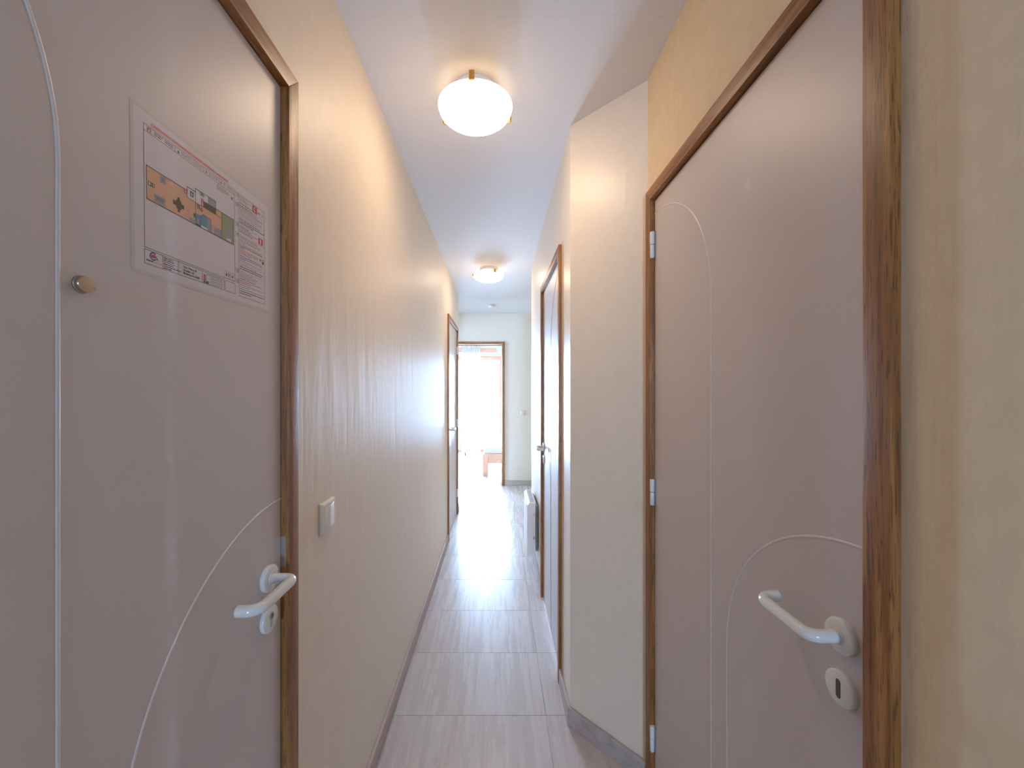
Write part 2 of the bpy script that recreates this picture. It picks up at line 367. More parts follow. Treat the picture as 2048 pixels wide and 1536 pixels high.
b = window_wall(-3.80, 3.70, FY+T, 4.35, 5.05, 1.00, 1.90); b.box((-3.80, 3.58, 0), (-1.72, 3.70, CH)); b.box((-3.80, FY, 0), (-1.84, FY+T, CH)); b.box((-1.84, 3.70, 0), (-1.72, 4.60, CH))  # unseen side room, added so its window lights the recess and end wall
tag(b.build('wall_side_added', M['white_wall']), 'white walls of an added unseen side room off the recess', 'wall', kind='structure')
casement('window_2_added', 'added unseen casement window of the side room, lighting the end wall', -3.80, 4.35, 5.05, 1.00, 1.90)
b = MB(); LX0, LX1, LZ0, LZ1 = -0.43, 0.47, 1.00, 2.00  # unseen living room, added with a window sized for daylight from behind the camera
b.box((-2.60, -9.2, 0), (LX0, -9.0, CH)); b.box((LX1, -9.2, 0), (2.62, -9.0, CH)); b.box((LX0, -9.2, 0), (LX1, -9.0, LZ0)); b.box((LX0, -9.2, LZ1), (LX1, -9.0, CH))
b.box((-2.72, -9.2, 0), (-2.60, -1.0, CH)); b.box((2.50, -9.0, 0), (2.62, -1.0, CH)); b.box((-2.60, -1.12, 0), (XL, -1.0, CH)); b.box((XR, -1.12, 0), (2.50, -1.0, CH))
tag(b.build('wall_back_added', M['white_wall']), 'white walls of the added unseen living room at the corridor entrance', 'wall', kind='structure')
w3 = empty('window_3_added', (0.02, -9.1, LZ0)); tag(w3, 'pine framed window added unseen in the living room for daylight from behind', 'window', kind='structure')
for n_, a_, c_ in (('frame_post', (LX0, LZ0), (LX0+0.05, LZ1)), ('frame_post', (LX1-0.05, LZ0), (LX1, LZ1)), ('frame_head', (LX0+0.05, LZ1-0.05), (LX1-0.05, LZ1)), ('frame_sill', (LX0+0.05, LZ0), (LX1-0.05, LZ0+0.05))):
    MB().box((a_[0], -9.12, a_[1]), (c_[0], -9.06, c_[1])).bevel(0.003, 1).build(n_, M['pine_z'], w3)
MB().box((LX0+0.05, -9.093, LZ0+0.05), (LX1-0.05, -9.087, LZ1-0.05)).build('window_pane', M['pane'], w3)
b = MB()
b.box((-1.84, FY, 0), (D5[0], FY+T, CH)); b.box((D5[0], FY, DH), (D5[1], FY+T, CH)); b.box((D5[1], FY, 0), (1.72, FY+T, CH))
tag(b.build('wall_far', M['pale']), 'pale end wall around the open bedroom doorway', 'wall', kind='structure')
b = MB(); b.box((-1.84, FY+T, 0), (-1.72, BY, CH)); b.box((1.60, FY+T, 0), (1.72, BY, CH))
tag(b.build('wall_bedroom', M['white_wall']), 'white side walls of the bright bedroom', 'wall', kind='structure')
WX0, WX1, WZ = -1.70, 0.085, 2.13
b = MB()
b.box((-1.84, BY, 0), (WX0, BY+0.25, CH)); b.box((WX1, BY, 0), (1.72, BY+0.25, CH)); b.box((WX0, BY, WZ), (WX1, BY+0.25, CH))
tag(b.build('wall_window', M['white_wall']), 'white bedroom wall around the tall window door', 'wall', kind='structure')

# skirting
BH, BT = 0.076, 0.0125
def skirt(name, label, boxes, mat):
    b = MB()
    for q in boxes: b.box(*q)
    b.bevel(0.0015, 1); tag(b.build(name, mat), label, 'baseboard', kind='structure')
skirt('baseboard_left', 'taupe stone skirting along the long cream wall', [((XL, D1[1], 0), (XL+BT, D2[0], BH)), ((XL, D2[1], 0), (XL+BT, 4.6, BH))], M['skirt_y'])
b = MB(); nx, ny = -0.727*BT, -0.686*BT
d = Vector((XN-XR, 1.649-1.404)).normalized(); n2 = Vector((-d.y, d.x)); n2 = n2 if n2.x < 0 else -n2
p0 = Vector((XR, 1.404)); p1 = Vector((XN, 1.649))
mit = Vector((XN-BT, p1.y+((-BT-n2.x*BT)/(-d.x))*(-d.y)+n2.y*BT)) if abs(d.x) > 1e-6 else p1
tpar = (XN-BT-(p0.x+n2.x*BT))/d.x; mit = p0+n2*BT+d*tpar
b.prism([tuple(p0), tuple(p1), tuple(mit), tuple(p0+n2*BT)], 0, BH)
b.bevel(0.0012, 1)
tag(b.build('baseboard_angled', M['skirt_x']), 'grey taupe stone skirting under the angled cream wall', 'baseboard', kind='structure')
b = MB(); b.prism([tuple(p1), (XN, D4[0]), (XN-BT, D4[0]), tuple(mit)], 0, BH); b.box((XN-BT, D4[1], 0), (XN, 3.56, BH)); b.bevel(0.0012, 1)
tag(b.build('baseboard_right', M['skirt_y']), 'taupe stone skirting beside the door of the narrow passage', 'baseboard', kind='structure')
skirt('baseboard_far', 'taupe stone skirting under the pale end wall', [((D5[1], FY-BT, 0), (1.30, FY, BH)), ((-1.60, FY-BT, 0), (D5[0], FY, BH))], M['skirt_x'])

# ------------------------------------------------------------------ doors
FW, PR = 0.040, 0.0145          # frame face width, how far it stands proud of the wall
def door_fn(axis, wx, sgn):
    """maps (s along wall, n towards the corridor, z) to the world"""
    if axis == 'y': return lambda s, n, z: (wx+sgn*n, s, z)
    return lambda s, n, z: (s, wx+sgn*n, z)

def make_frame(root, fn, s0, s1, mats):
    wz, wh = mats; order = lambda p, t: (p[0], t, p[1])
    lo, hi = -T, PR
    a = MB(fn).prism([(s0, 0), (s0+FW, 0), (s0+FW, DH-FW), (s0, DH)], lo, hi, order).bevel(0.0022, 2).build('door_jamb', wz, root)
    c = MB(fn).prism([(s1, 0), (s1-FW, 0), (s1-FW, DH-FW), (s1, DH)], lo, hi, order).bevel(0.0022, 2).build('door_jamb', wz, root)
    h = MB(fn).prism([(s0, DH), (s1, DH), (s1-FW, DH-FW), (s0+FW, DH-FW)], lo, hi, order).bevel(0.0022, 2).build('frame_head', wh, root)
    MB(fn).box((s0+FW, -0.0475, DH-FW-0.014), (s1-FW, -0.0445, DH-FW+0.002)).build('rebate_strip', wh, h)
    return a, c, h

def make_handle(root, fn, s, zc, dirn, lock, n0=-0.003):
    """lever handle with a returned end, round rose, and a round keyhole plate below; DIRN is the way the lever points"""
    axn = Vector(fn(0, 1, 0))-Vector(fn(0, 0, 0))
    W = lambda ss, nn, zz: Vector(fn(ss, nn, zz))
    up = (0, 0, 1)
    lev = fillet([W(s, n0+0.004, zc), W(s, n0+0.0535, zc), W(s+dirn*0.118, n0+0.0535, zc), W(s+dirn*0.118, n0+0.018, zc)], [0.016, 0.022], 8)
    h = MB().tube(lev, 0.0098, 20).build('lever_handle', M['nylon'], root)
    MB().lathe([(0, 0), (0.0262, 0), (0.0265, 0.0015), (0.0265, 0.0065), (0.0255, 0.0085), (0.0235, 0.0095), (0.0125, 0.0098), (0.0122, 0.0115), (0, 0.0115)], W(s, n0, zc), axn, up, 40).build('rose', M['nylon'], h)
    k = MB().lathe([(0, 0), (0.0262, 0), (0.0265, 0.0015), (0.0265, 0.0060), (0.0255, 0.0078), (0.0240, 0.0085), (0, 0.0085)], W(s, n0, zc-0.0815), axn, up, 40).build('keyhole_plate', M['nylon'], root)
    f = n0+0.0085; zk = zc-0.0815
    if lock == 'cylinder':
        o = lambda p, t: (s+p[0], t, zk+p[1])
        prof = [(0.0034, -0.0145), (0.0034, 0.001)] + [(0.0076*math.cos(a), 0.0062+0.0076*math.sin(a)) for a in [math.radians(-48+i*(276/18)) for i in range(19)]] + [(-0.0034, 0.001), (-0.0034, -0.0145)]
        cy = MB(fn).prism(prof, f-0.002, f+0.0012, o).build('lock_cylinder', M['steel'], k)
        MB(fn).lathe([(0, 0), (0.0052, 0), (0.0052, 0.0005), (0, 0.0006)], (s, f+0.0012, zk+0.0065), (0, 1, 0), (0, 0, 1), 20).build('key_plug', M['grey'], k)
        MB(fn).box((s-0.0007, f+0.0016, zk+0.0022), (s+0.0007, f+0.0020, zk+0.0106)).build('key_slot', M['black'], k)
    else:
        prof = [(0.0042*math.cos(a), 0.0105+0.0042*math.sin(a)) for a in [math.radians(i*20) for i in range(10)]] + [(0.0042*math.cos(a), -0.0105+0.0042*math.sin(a)) for a in [math.radians(180+i*20) for i in range(10)]]
        MB(fn).prism(prof, f-0.003, f+0.0003, lambda p, t: (s+p[0], t, zk+p[1])).build('key_slot', M['key'], k)
    return h
M['key'] = plain('dim_lock_cavity', (0.10, 0.085, 0.05), 0.6)

def make_hinge(root, fn, s, z):
    axn = (0, 0, 1)
    h = MB().lathe([(0, 0), (0.0070, 0), (0.0080, 0.0012), (0.0080, 0.0415), (0.0077, 0.043), (0, 0.043)], fn(s, 0.0060, z+0.0015), (0, 0, 1), (1, 0, 0), 24).build('hinge', M['nylon'], root)
    MB().lathe([(0, -0.0445), (0.0055, -0.0445), (0.0072, -0.042), (0.0074, -0.0010), (0.0068, 0), (0, 0)], fn(s, 0.0060, z), (0, 0, 1), (1, 0, 0), 24).build('hinge_knuckle', M['nylon'], h)
    MB(fn).box((s-0.0125, -0.003, z-0.043), (s+0.0125, -0.0005, z+0.043)).build('hinge_leaf', M['grey'], h)
    return h

def make_door(name, label, axis, wx, sgn, span, hinge_end, lock, hinges=(1.891, 1.048, 0.208), zc=1.02, leafy=True, woods=None):
    fn = door_fn(axis, wx, sgn); s0, s1 = span
    root = empty(name, fn((s0+s1)/2, 0, 0)); tag(root, label, 'door', kind='structure')
    make_frame(root, fn, s0, s1, woods or (M['wood_z'], M['wood_y']))
    if not leafy: return root, fn
    a, c = s0+FW+0.0015, s1-FW-0.0015
    hs, ks = (a, c) if hinge_end == 0 else (c, a); dn = 1 if hinge_end == 0 else -1
    leaf = MB(fn).box((a, -0.043, 0.006), (c, -0.003, DH-FW-0.003)).bevel(0.0012, 1).build('door_leaf', M['door'], root)
    R1, Z1, R2, Z2 = 0.354, 1.643, 0.361, 0.805
    q = [Vector(fn(hs+dn*R1, -0.0045, 0.008)), Vector(fn(hs+dn*R1, -0.0045, Z1))] + [Vector(fn(hs+dn*R1*math.cos(t), -0.0045, Z1+R1*math.sin(t))) for t in [PI/2*i/28 for i in range(1, 29)]]
    MB().tube(q, 0.0029, 10).build('moulding_line', M['inlay'], leaf)
    q = [Vector(fn(ks-dn*R2, -0.0045, 0.008)), Vector(fn(ks-dn*R2, -0.0045, Z2))] + [Vector(fn(ks-dn*R2*math.cos(t), -0.0045, Z2+R2*math.sin(t))) for t in [PI/2*i/28 for i in range(1, 29)]]
    MB().tube(q, 0.0029, 10).build('moulding_line', M['inlay'], leaf)
    make_handle(root, fn, ks-dn*0.0485, zc, -dn, lock)
    for z in hinges: make_hinge(root, fn, hs-dn*0.001, z)
    return root, fn

# entrance-side doors
d1, f1 = make_door('door_1', 'pale grey door with arched mouldings, carrying the taped safety plan', 'y', XL, 1, D1, 0, 'cylinder', hinges=())
MB(f1).box((0.8415, -0.0030, 1.020), (0.8436, 0.0085, 1.086)).build('strike_plate', M['steel'], d1)['label'] = 'dull steel strike plate in the door frame'
ph = MB().lathe([(0, 0), (0.0098, 0), (0.0100, 0.0012), (0.0092, 0.0022), (0.0092, 0.0050), (0.0086, 0.0062), (0, 0.0064)], f1(0.4385, -0.003, 1.516), (1, 0, 0), (0, 0, 1), 36).build('peephole', M['nickel'], d1)
MB(f1).box((0.4470, 0.0005, 1.5120), (0.4500, 0.0025, 1.5155)).bevel(0.0003, 1).build('cover_tab', M['nickel'], ph)
d3, f3 = make_door('door_2', 'pale grey door beside the angled wall with a white lever handle', 'y', XR, -1, D3, 1, 'lever', zc=1.0175)
d4, f4 = make_door('door_3', 'pale grey door in the narrow passage next to the wall heater', 'y', XN, -1, D4, 0, 'lever', hinges=(1.80, 1.02, 0.24))
d2, f2 = make_door('door_4', 'pale grey door at the far end of the long cream wall', 'y', XL, 1, D2, 1, 'lever', hinges=(1.83, 1.02, 0.24))
d5, f5 = make_door('door_5', 'open doorway with a reddish brown wood frame leading to the bedroom', 'x', FY, -1, D5, 0, 'lever', leafy=False, woods=(M['wood_z'], M['wood_x']))

# ------------------------------------------------------------------ laminated safety plan on door_1
INK = {'black': (0.045, 0.035, 0.045), 'grey': (0.26, 0.24, 0.27), 'red': (0.52, 0.055, 0.05), 'pink': (0.72, 0.36, 0.34), 'peach': (0.72, 0.42, 0.27), 'green': (0.05, 0.17, 0.05),
       'sage': (0.30, 0.33, 0.20), 'blue': (0.03, 0.10, 0.28), 'sky': (0.10, 0.28, 0.46), 'brown': (0.085, 0.065, 0.035), 'mid': (0.34, 0.32, 0.35), 'char': (0.075, 0.062, 0.062), 'white': (0.74, 0.70, 0.74), 'teal': (0.07, 0.20, 0.17), 'navy': (0.09, 0.09, 0.22), 'maroon': (0.20, 0.05, 0.05), 'amber': (0.70, 0.44, 0.22)}
IK = list(INK); IM = [plain('ink_'+k, INK[k], 0.4) for k in IK]
M['sheet'] = plain('laminated_paper', (0.70, 0.65, 0.70), 0.32)
M['film'] = plain('clear_lamination_margin', (0.62, 0.565, 0.545), 0.28)
TILT = math.radians(0.70); SX = XL-0.003; SCY, SCZ = 0.6491, CAM_H+0.2596
def sheet_fn(u, v, n=0.0):
    """sheet millimetres to the world"""
    u, v = u/1000, v/1000
    return (SX+n/1000, SCY+u*math.cos(TILT)-v*math.sin(TILT), SCZ+u*math.sin(TILT)+v*math.cos(TILT))
plan = MB(sheet_fn).prism([(-150.5, -107.5), (-152.0, -105.5), (-151.5, 108.5), (150.5, 109.2), (151.2, 108.2), (150.8, -108.8), (149.5, -109.5)], 0.1, 0.45).build('safety_plan_sheet', M['film'], at=sheet_fn(0, 0, 0))
tag(plan, 'laminated evacuation plan sheet taped to the grey door', 'sign')
def sheet_part(b, name, mats, **k):
    return b.build(name, mats, plan, closed=k.get('closed', False))
bm_ = MB(sheet_fn).prism([(-147.5, -103.5), (-147.5, 104.5), (147.5, 104.5), (147.5, -103.5)], 0.3, 0.55); sheet_part(bm_, 'paper', M['sheet'], closed=True)
class Print(MB):
    lay = 0.62
    def ink(s, k): s.mi = IK.index(k); return s
    def poly(s, pts, k, h=None):
        s.ink(k); h = s.lay if h is None else h
        s.f([s.v((u, v, h)) for u, v in pts]); return s
    def rect(s, u0, v0, u1, v1, k, h=None): return s.poly([(u0, v0), (u1, v0), (u1, v1), (u0, v1)], k, h)
    def line(s, a, b, k, t=0.65, h=None):
        d = Vector((b[0]-a[0], b[1]-a[1])); n = Vector((-d.y, d.x)).normalized()*t/2; e = d.normalized()*t/2
        A = Vector(a)-e; B = Vector(b)+e
        return s.poly([tuple(A-n), tuple(B-n), tuple(B+n), tuple(A+n)], k, (s.lay+0.06) if h is None else h)
    def frame(s, u0, v0, u1, v1, k, t=0.65, h=None):
        for a, b in (((u0, v0), (u1, v0)), ((u1, v0), (u1, v1)), ((u1, v1), (u0, v1)), ((u0, v1), (u0, v0))): s.line(a, b, k, t, h)
        return s
    def words(s, u0, v, u1, hgt, k, seed=0):
        """a line of print too small to read: word-long dashes"""
        R = random.Random(seed*977+int(v*31)); u = u0
        while u < u1-0.5:
            l = min(R.uniform(2.2, 7.5), u1-u); s.rect(u, v-hgt/2, u+l, v+hgt/2, k); u += l+0.75
        return s
    def disc(s, u, v, ru, rv, k, h=None, n=24): return s.poly([(u+ru*math.cos(2*PI*i/n), v+rv*math.sin(2*PI*i/n)) for i in range(n)], k, h)
    def arc(s, u, v, r, w_, a0, a1, k, h=None, n=26):
        for i in range(n):
            t0 = math.radians(a0+(a1-a0)*i/n); t1 = math.radians(a0+(a1-a0)*(i+1)/n)
            s.poly([(u+(r+x)*math.cos(t), v+(r+x)*math.sin(t)) for x, t in ((-w_/2, t0), (w_/2, t0), (w_/2, t1), (-w_/2, t1))], k, h)
        return s
# ruled boxes and tables
q = Print(sheet_fn)
q.frame(-133, -71.6, 44.5, 89.5, 'black'); q.line((-133, 81.0), (45, 80.2), 'black')
for u in (-82.7, -27.7, 6.9): q.line((u, 81), (u, 89.5), 'black')
q.frame(-133.4, -92.6, 17.2, -74.2, 'black'); q.frame(19.8, -93, 44.6, -75.3, 'black')
for u in (-105.5, -78.8, -32.5): q.line((u, -92.4), (u, -74.2), 'black')
for v in (-78.6, -83.2, -87.9): q.line((-32.5, v), (17.2, v), 'black', 0.35)
q.line((-14, -92.4), (-14, -78.6), 'black', 0.4)
q.frame(55.5, -93.6, 132.8, 87.6, 'black')
for v, u1 in ((69.8, 132.8), (34.6, 132.8), (16.9, 132.8), (-33.2, 132.8), (-48.2, 132.8)): q.line((55.5, v), (u1, v), 'black', 0.35)
for vt in (88.2, 70.2, 35.3, 18.0, -46.7, -64.9): q.frame(48.2, vt-6.2, 54.6, vt, 'black', 0.5)
q.frame(18.2, -70.2, 41.4, -59.4, 'grey', 0.5)
sheet_part(q, 'ruled_table', IM)
# red title bar
q = Print(sheet_fn); q.rect(-121, 92.6, 27.7, 96.2, 'pink', 0.64); q.frame(-121, 92.6, 27.7, 96.2, 'red', 0.5)
for u0, u1 in ((-118, -92), (-87, -54), (-51, -31), (-29, -3), (0, 12), (13.5, 26)): q.rect(u0, 94.0, u1, 94.9, 'red', 0.70)
sheet_part(q, 'title_bar', IM)
# floor plan
q = Print(sheet_fn)
q.poly([(-129.2, -7), (40.9, -8), (41.2, 35.4), (-1.6, 35.6), (-1.7, 26), (-45, 26.3), (-61, 26.4), (-61, 36.4), (-129.3, 36.5)], 'peach')
q.rect(-1.7, 26, 12, 35.3, 'amber', 0.66); q.poly([(11.9, -7.4), (41, -8), (41.2, 35.4), (12, 35.2)], 'sage', 0.68)
q.rect(22, -6, 36, 12, 'mid', 0.72); q.rect(24, -5.4, 35, -2.4, 'white', 0.76)
q.rect(-61, 26.4, -45.4, 42, 'white', 0.66); q.rect(-45, 26.3, -1.6, 47.4, 'white', 0.66)
q.rect(-28.4, 26.4, -1.7, 36, 'char', 0.70); q.rect(-19, 36, -1.7, 47.2, 'mid', 0.70)
q.rect(-118, -6, -100.2, 5, 'mid', 0.70); q.rect(-115, -2.2, -103, 3.4, 'grey', 0.74); q.rect(-108.4, 25, -99.8, 35.8, 'mid', 0.70); q.rect(-106, 26.5, -100.8, 33, 'grey', 0.74)
q.disc(-77, 8.2, 6.1, 7.6, 'brown', 0.70)
for (u, v) in ((-77, 17.2), (-77, -0.8), (-85, 8.4), (-69.2, 8.0)): q.rect(u-2, v-1.5 if abs(u+77) < 1 else v-3, u+2, v+1.5 if abs(u+77) < 1 else v+3, 'char', 0.69)
q.rect(-62.8, -4.5, -57.4, 10.6, 'pink', 0.68); q.rect(-57, -6.5, -46, -1, 'mid', 0.68); q.rect(-49.3, 2, -45.8, 8.6, 'green', 0.72)
q.rect(-44.8, -5.2, -35.2, 10.2, 'sky', 0.70); q.rect(-42, -4, -38, 4, 'mid', 0.74)
q.poly([(-33.9, -4), (-20, -4), (-20, 13.5), (-29.6, 13.9), (-33.9, 9.9)], 'sky', 0.70); q.rect(-33.9, -7, -20, -4, 'white', 0.70); q.rect(-20, -7, -12.7, 12.6, 'mid', 0.70)
q.rect(-44.8, -7.2, -35, -5.2, 'char', 0.72); q.rect(-11.3, -7.3, 11.6, 5.6, 'mid', 0.70); q.rect(-11, -6.6, -6, 5, 'pink', 0.72)
K = 0.84
for a, b_ in (((-129.3, 36.5), (-61, 36.4)), ((-129.2, -7), (41, -8.2)), ((41, -8.2), (41.2, 35.4)), ((41.2, 35.4), (-1.6, 35.6)), ((-61, 42), (-45, 42)), ((-45, 47.4), (-1.6, 47.4))): q.line(a, b_, 'black', 1.0, K)
for a, b_ in (((-129.3, 36.5), (-129.2, -7)), ((-61, 42), (-61, 26.4)), ((-45, 47.4), (-45, -7.2)), ((-1.6, 47.4), (-1.7, 26)), ((-61, 26.4), (-1.7, 26)), ((12, 35.2), (11.8, -7.6)), ((-1.7, 26), (12, 26)), ((-34.6, 10), (-34.6, -7)), ((-34.6, 10), (-29.6, 14)), ((-29.6, 14), (-12.7, 13)), ((-12.7, 13), (-12.7, -7.2))): q.line(a, b_, 'black', 0.6, K)
sheet_part(q, 'floor_plan_print', IM)
# pictograms on the plan, each its own printed mark
def pict(name, f):
    q = Print(sheet_fn); f(q); sheet_part(q, name, IM)
def exit_sign(u0, v0, u1, v1):
    def f(q):
        w_ = u1-u0; q.rect(u0, v0, u1, v1, 'green', 0.86); q.rect(u0+w_*0.08, v0+0.9, u0+w_*0.3, v1-0.9, 'white', 0.9); q.rect(u0+w_*0.42, (v0+v1)/2-0.35, u0+w_*0.62, (v0+v1)/2+0.35, 'white', 0.9); q.rect(u0+w_*0.76, v0+1.0, u0+w_*0.87, v1-1.0, 'white', 0.9)
    return f
pict('exit_pictogram', exit_sign(-127, 11.7, -117.4, 17.4)); pict('exit_pictogram', exit_sign(-37, 42, -28, 46.4))
pict('fire_pictogram', lambda q: (q.rect(-66.6, 30.8, -62, 36.2, 'red', 0.86), q.rect(-65, 31.6, -63.6, 35.4, 'white', 0.9)))
pict('information_pictogram', lambda q: (q.rect(-55.8, 31.3, -49, 39.1, 'blue', 0.86), q.disc(-52.6, 34.2, 1.7, 1.7, 'white', 0.9), q.rect(-53.2, 34.5, -52.2, 38, 'white', 0.9)))
pict('extinguisher_pictogram', lambda q: (q.rect(-33.2, 26.4, -28.2, 38.2, 'red', 0.88), q.rect(-31.4, 27.6, -30, 33.5, 'white', 0.92), q.rect(-31.1, 34.3, -30.3, 36.8, 'white', 0.92)))
pict('position_pictogram', lambda q: (q.rect(-41.5, 19.2, -36.2, 26.2, 'sage', 0.88), q.frame(-41, 19.8, -36.7, 25.6, 'green', 0.5, 0.92), q.disc(-38.8, 22.6, 1.1, 1.5, 'green', 0.92)))
pict('alarm_pictogram', lambda q: (q.arc(-32.9, 20.2, 2.4, 1.1, 0, 360, 'red', 0.88), q.rect(-33.5, 18.6, -32.3, 21.8, 'red', 0.88)))
pict('red_cross_mark', lambda q: (q.line((36.3, 69.4), (39.8, 72.8), 'red', 1.2, 0.8), q.line((36.3, 72.8), (39.8, 69.4), 'red', 1.2, 0.8)))
pict('fire_pictogram', lambda q: (q.rect(-127.5, 82.6, -121.8, 87.6, 'red', 0.8), q.rect(-125.6, 82.6, -123.7, 86.0, 'white', 0.84)))
pict('warning_pictogram', lambda q: q.poly([(-78.8, 82.4), (-74.6, 82.4), (-76.7, 87.2)], 'black', 0.8))
pict('grey_pictogram', lambda q: q.rect(-23.5, 82.6, -20, 86.6, 'grey', 0.8)); pict('grey_pictogram', lambda q: q.disc(10.8, 84.6, 1.9, 1.9, 'grey', 0.8))
pict('flame_pictogram', lambda q: (q.disc(22.6, -65.6, 1.7, 2.2, 'maroon', 0.8), q.poly([(21.2, -65), (24, -65), (22.6, -60.6)], 'maroon', 0.8)))
pict('stop_pictogram', lambda q: (q.disc(37.6, -65, 2.8, 2.9, 'pink', 0.8), q.disc(37.6, -65, 1.6, 1.7, 'red', 0.84)))
pict('telephone_pictogram', lambda q: (q.rect(95.3, 72.6, 109.6, 86.2, 'red', 0.8), q.arc(104.6, 79.6, 4.8, 1.9, 105, 255, 'white', 0.86)))
pict('fire_pictogram', lambda q: (q.rect(113.3, 19.2, 127.2, 31.4, 'red', 0.8), q.rect(118.2, 20.6, 121.8, 29.6, 'white', 0.86)))
pict('grey_pictogram', lambda q: q.rect(116.6, -12.8, 121.6, -8.2, 'grey', 0.8))
pict('lift_pictogram', lambda q: (q.rect(124.3, -16.8, 130, -8.6, 'char', 0.8), q.rect(125.3, -12, 129, -9.6, 'white', 0.84)))
pict('call_point_pictogram', lambda q: q.rect(128.5, 40.5, 131.5, 43.5, 'maroon', 0.8))
pict('fire_pictogram', lambda q: (q.rect(-29.5, -87.3, -24.5, -79.2, 'red', 0.7), q.rect(-28, -86, -26, -80.4, 'pink', 0.76)))
pict('exit_pictogram', lambda q: (q.rect(-29.8, -92, -18.8, -88.4, 'green', 0.7), q.rect(-26.8, -91.3, -25.6, -89, 'white', 0.76)))
# company emblem: blue ring with a red hand
q = Print(sheet_fn); q.arc(-120.2, -80.4, 4.7, 1.6, 40, 325, 'blue', 0.7)
q.poly([(-124, -81.2), (-122.8, -79.0), (-120, -78.0), (-116.4, -79.2), (-114.6, -82.0), (-117.0, -81.4), (-118.2, -82.4), (-120.4, -82.6), (-122.6, -82.4)], 'red', 0.76)
q.poly([(-117.4, -79.0), (-116.0, -79.4), (-112.4, -84.0), (-114.4, -84.2)], 'char', 0.8)
q.words(-131.0, -87.6, -120.5, 1.9, 'navy', 3); q.words(-120, -88.0, -107.5, 1.5, 'pink', 5)
sheet_part(q, 'company_emblem', IM)
# lines of print too small to read
q = Print(sheet_fn)
for (u0, u1) in ((-117, -103), (-100, -86)):
    for v in (86.9, 84.2): q.words(u0, v, u1-(2 if v < 85 and u0 < -110 else 0), 1.2, 'black', u0)
for (u0, u1) in ((-72, -53), (-50, -31), (-16, -9), (-7, 4.5), (16, 24), (26, 42)):
    for v in (86.6, 84.0): q.words(u0, v, u1, 1.1, 'grey', u0)
for i in range(5): q.words(1, 77.4-i*1.9, (24, 30, 33, 28, 20)[i], 0.9, 'grey', i)
for i, (v, u1, k) in enumerate(((84.6, 78, 'grey'), (81.2, 90, 'grey'), (78, 82, 'grey'), (73.6, 93, 'char'), (69, 97, 'red'), (66.2, 112, 'maroon'), (62.6, 128, 'maroon'), (59.2, 116, 'grey'), (55.6, 124, 'grey'), (52.4, 125, 'grey'), (48.6, 110, 'grey'), (45.0, 118, 'black'), (41.4, 130, 'black'), (38.2, 98, 'black'), (32.2, 86, 'maroon'), (29.4, 92, 'maroon'), (26.0, 110, 'maroon'), (22.6, 96, 'char'), (13.8, 112, 'maroon'), (10.6, 122, 'grey'), (7.2, 118, 'maroon'), (3.8, 76, 'grey'), (0.6, 126, 'grey'), (-2.6, 126, 'black'), (-5.8, 70, 'black'), (-9.6, 112, 'red'), (-12.8, 111, 'red'), (-16, 92, 'red'), (-20.4, 122, 'navy'), (-23.4, 127, 'navy'), (-26.2, 74, 'navy'), (-29.4, 124, 'grey'), (-36.4, 108, 'grey'), (-40.0, 128, 'black'), (-43.6, 122, 'black'), (-51.6, 98, 'grey'), (-54.8, 112, 'grey'), (-58.0, 106, 'grey'), (-61.6, 104, 'maroon'), (-65.2, 122, 'red'), (-68.4, 90, 'red'), (-72.2, 128, 'grey'), (-75.6, 84, 'grey'), (-79.6, 131, 'grey'), (-83.8, 131, 'black'), (-87.6, 90, 'black'))):
    q.words(58, v, u1, 1.35 if k in ('black', 'char') else 1.1, k, i)
q.words(111.5, 77.5, 120, 1.6, 'black', 2)
for i, (v, u1) in enumerate(((-76.6, -88), (-79.4, -85.5), (-85.0, -88), (-87.8, -74), (-90.6, -90))): q.words(-104, v, u1, 1.25, 'black', 70+i)
q.words(-24, -76.6, 15, 1.1, 'grey', 81)
for i, v in enumerate((-81, -85.6, -90.2)): q.words(-12, v, 14-i, 1.1, 'grey', 90+i)
for v in (-62, -64.4, -66.8): q.words(26, v, 34, 1.1, 'char', 7)
tl = sheet_part(q, 'fine_print', IM); tl['kind'] = 'stuff'
# lettering that can be read
def lettering(name, rows, ink):
    verts, faces = [], []
    for txt, u, v, size in rows:
        cu = bpy.data.curves.new('t', 'FONT'); cu.body = txt; cu.size = size; cu.resolution_u = 3; cu.offset = size*0.014
        ob = bpy.data.objects.new('t', cu); COL.objects.link(ob)
        dg = bpy.context.evaluated_depsgraph_get(); me = bpy.data.meshes.new_from_object(ob.evaluated_get(dg))
        o0 = len(verts)
        verts += [sheet_fn(u+p.co.x, v+p.co.y, 0.86) for p in me.vertices]; faces += [[o0+i for i in f.vertices] for f in me.polygons]
        bpy.data.objects.remove(ob); bpy.data.curves.remove(cu); bpy.data.meshes.remove(me)
    me = bpy.data.meshes.new(name); me.from_pydata([Vector(p)-plan.location for p in verts], [], faces); me.materials.append(IM[IK.index(ink)])
    o = bpy.data.objects.new(name, me); COL.objects.link(o); o.parent = plan; return o
lettering('address_lettering', [('Azur Palace 86', -69.8, -80.2, 4.3), ('Zeedijk 120', -69.8, -84.8, 4.3), ('Middelkerke 8430', -69.8, -89.4, 4.3), ('8430 Middelkerke', -104, -83.0, 2.6)], 'black')
for i, vt in enumerate((88.2, 70.2, 35.3, 18.0, -46.7, -64.9)): lettering('step_number', [(str(i+1), 50.2, vt-5.0, 5.4)], 'black')
lettering('emergency_number', [('112', 122, 76.0, 4.2)], 'black')

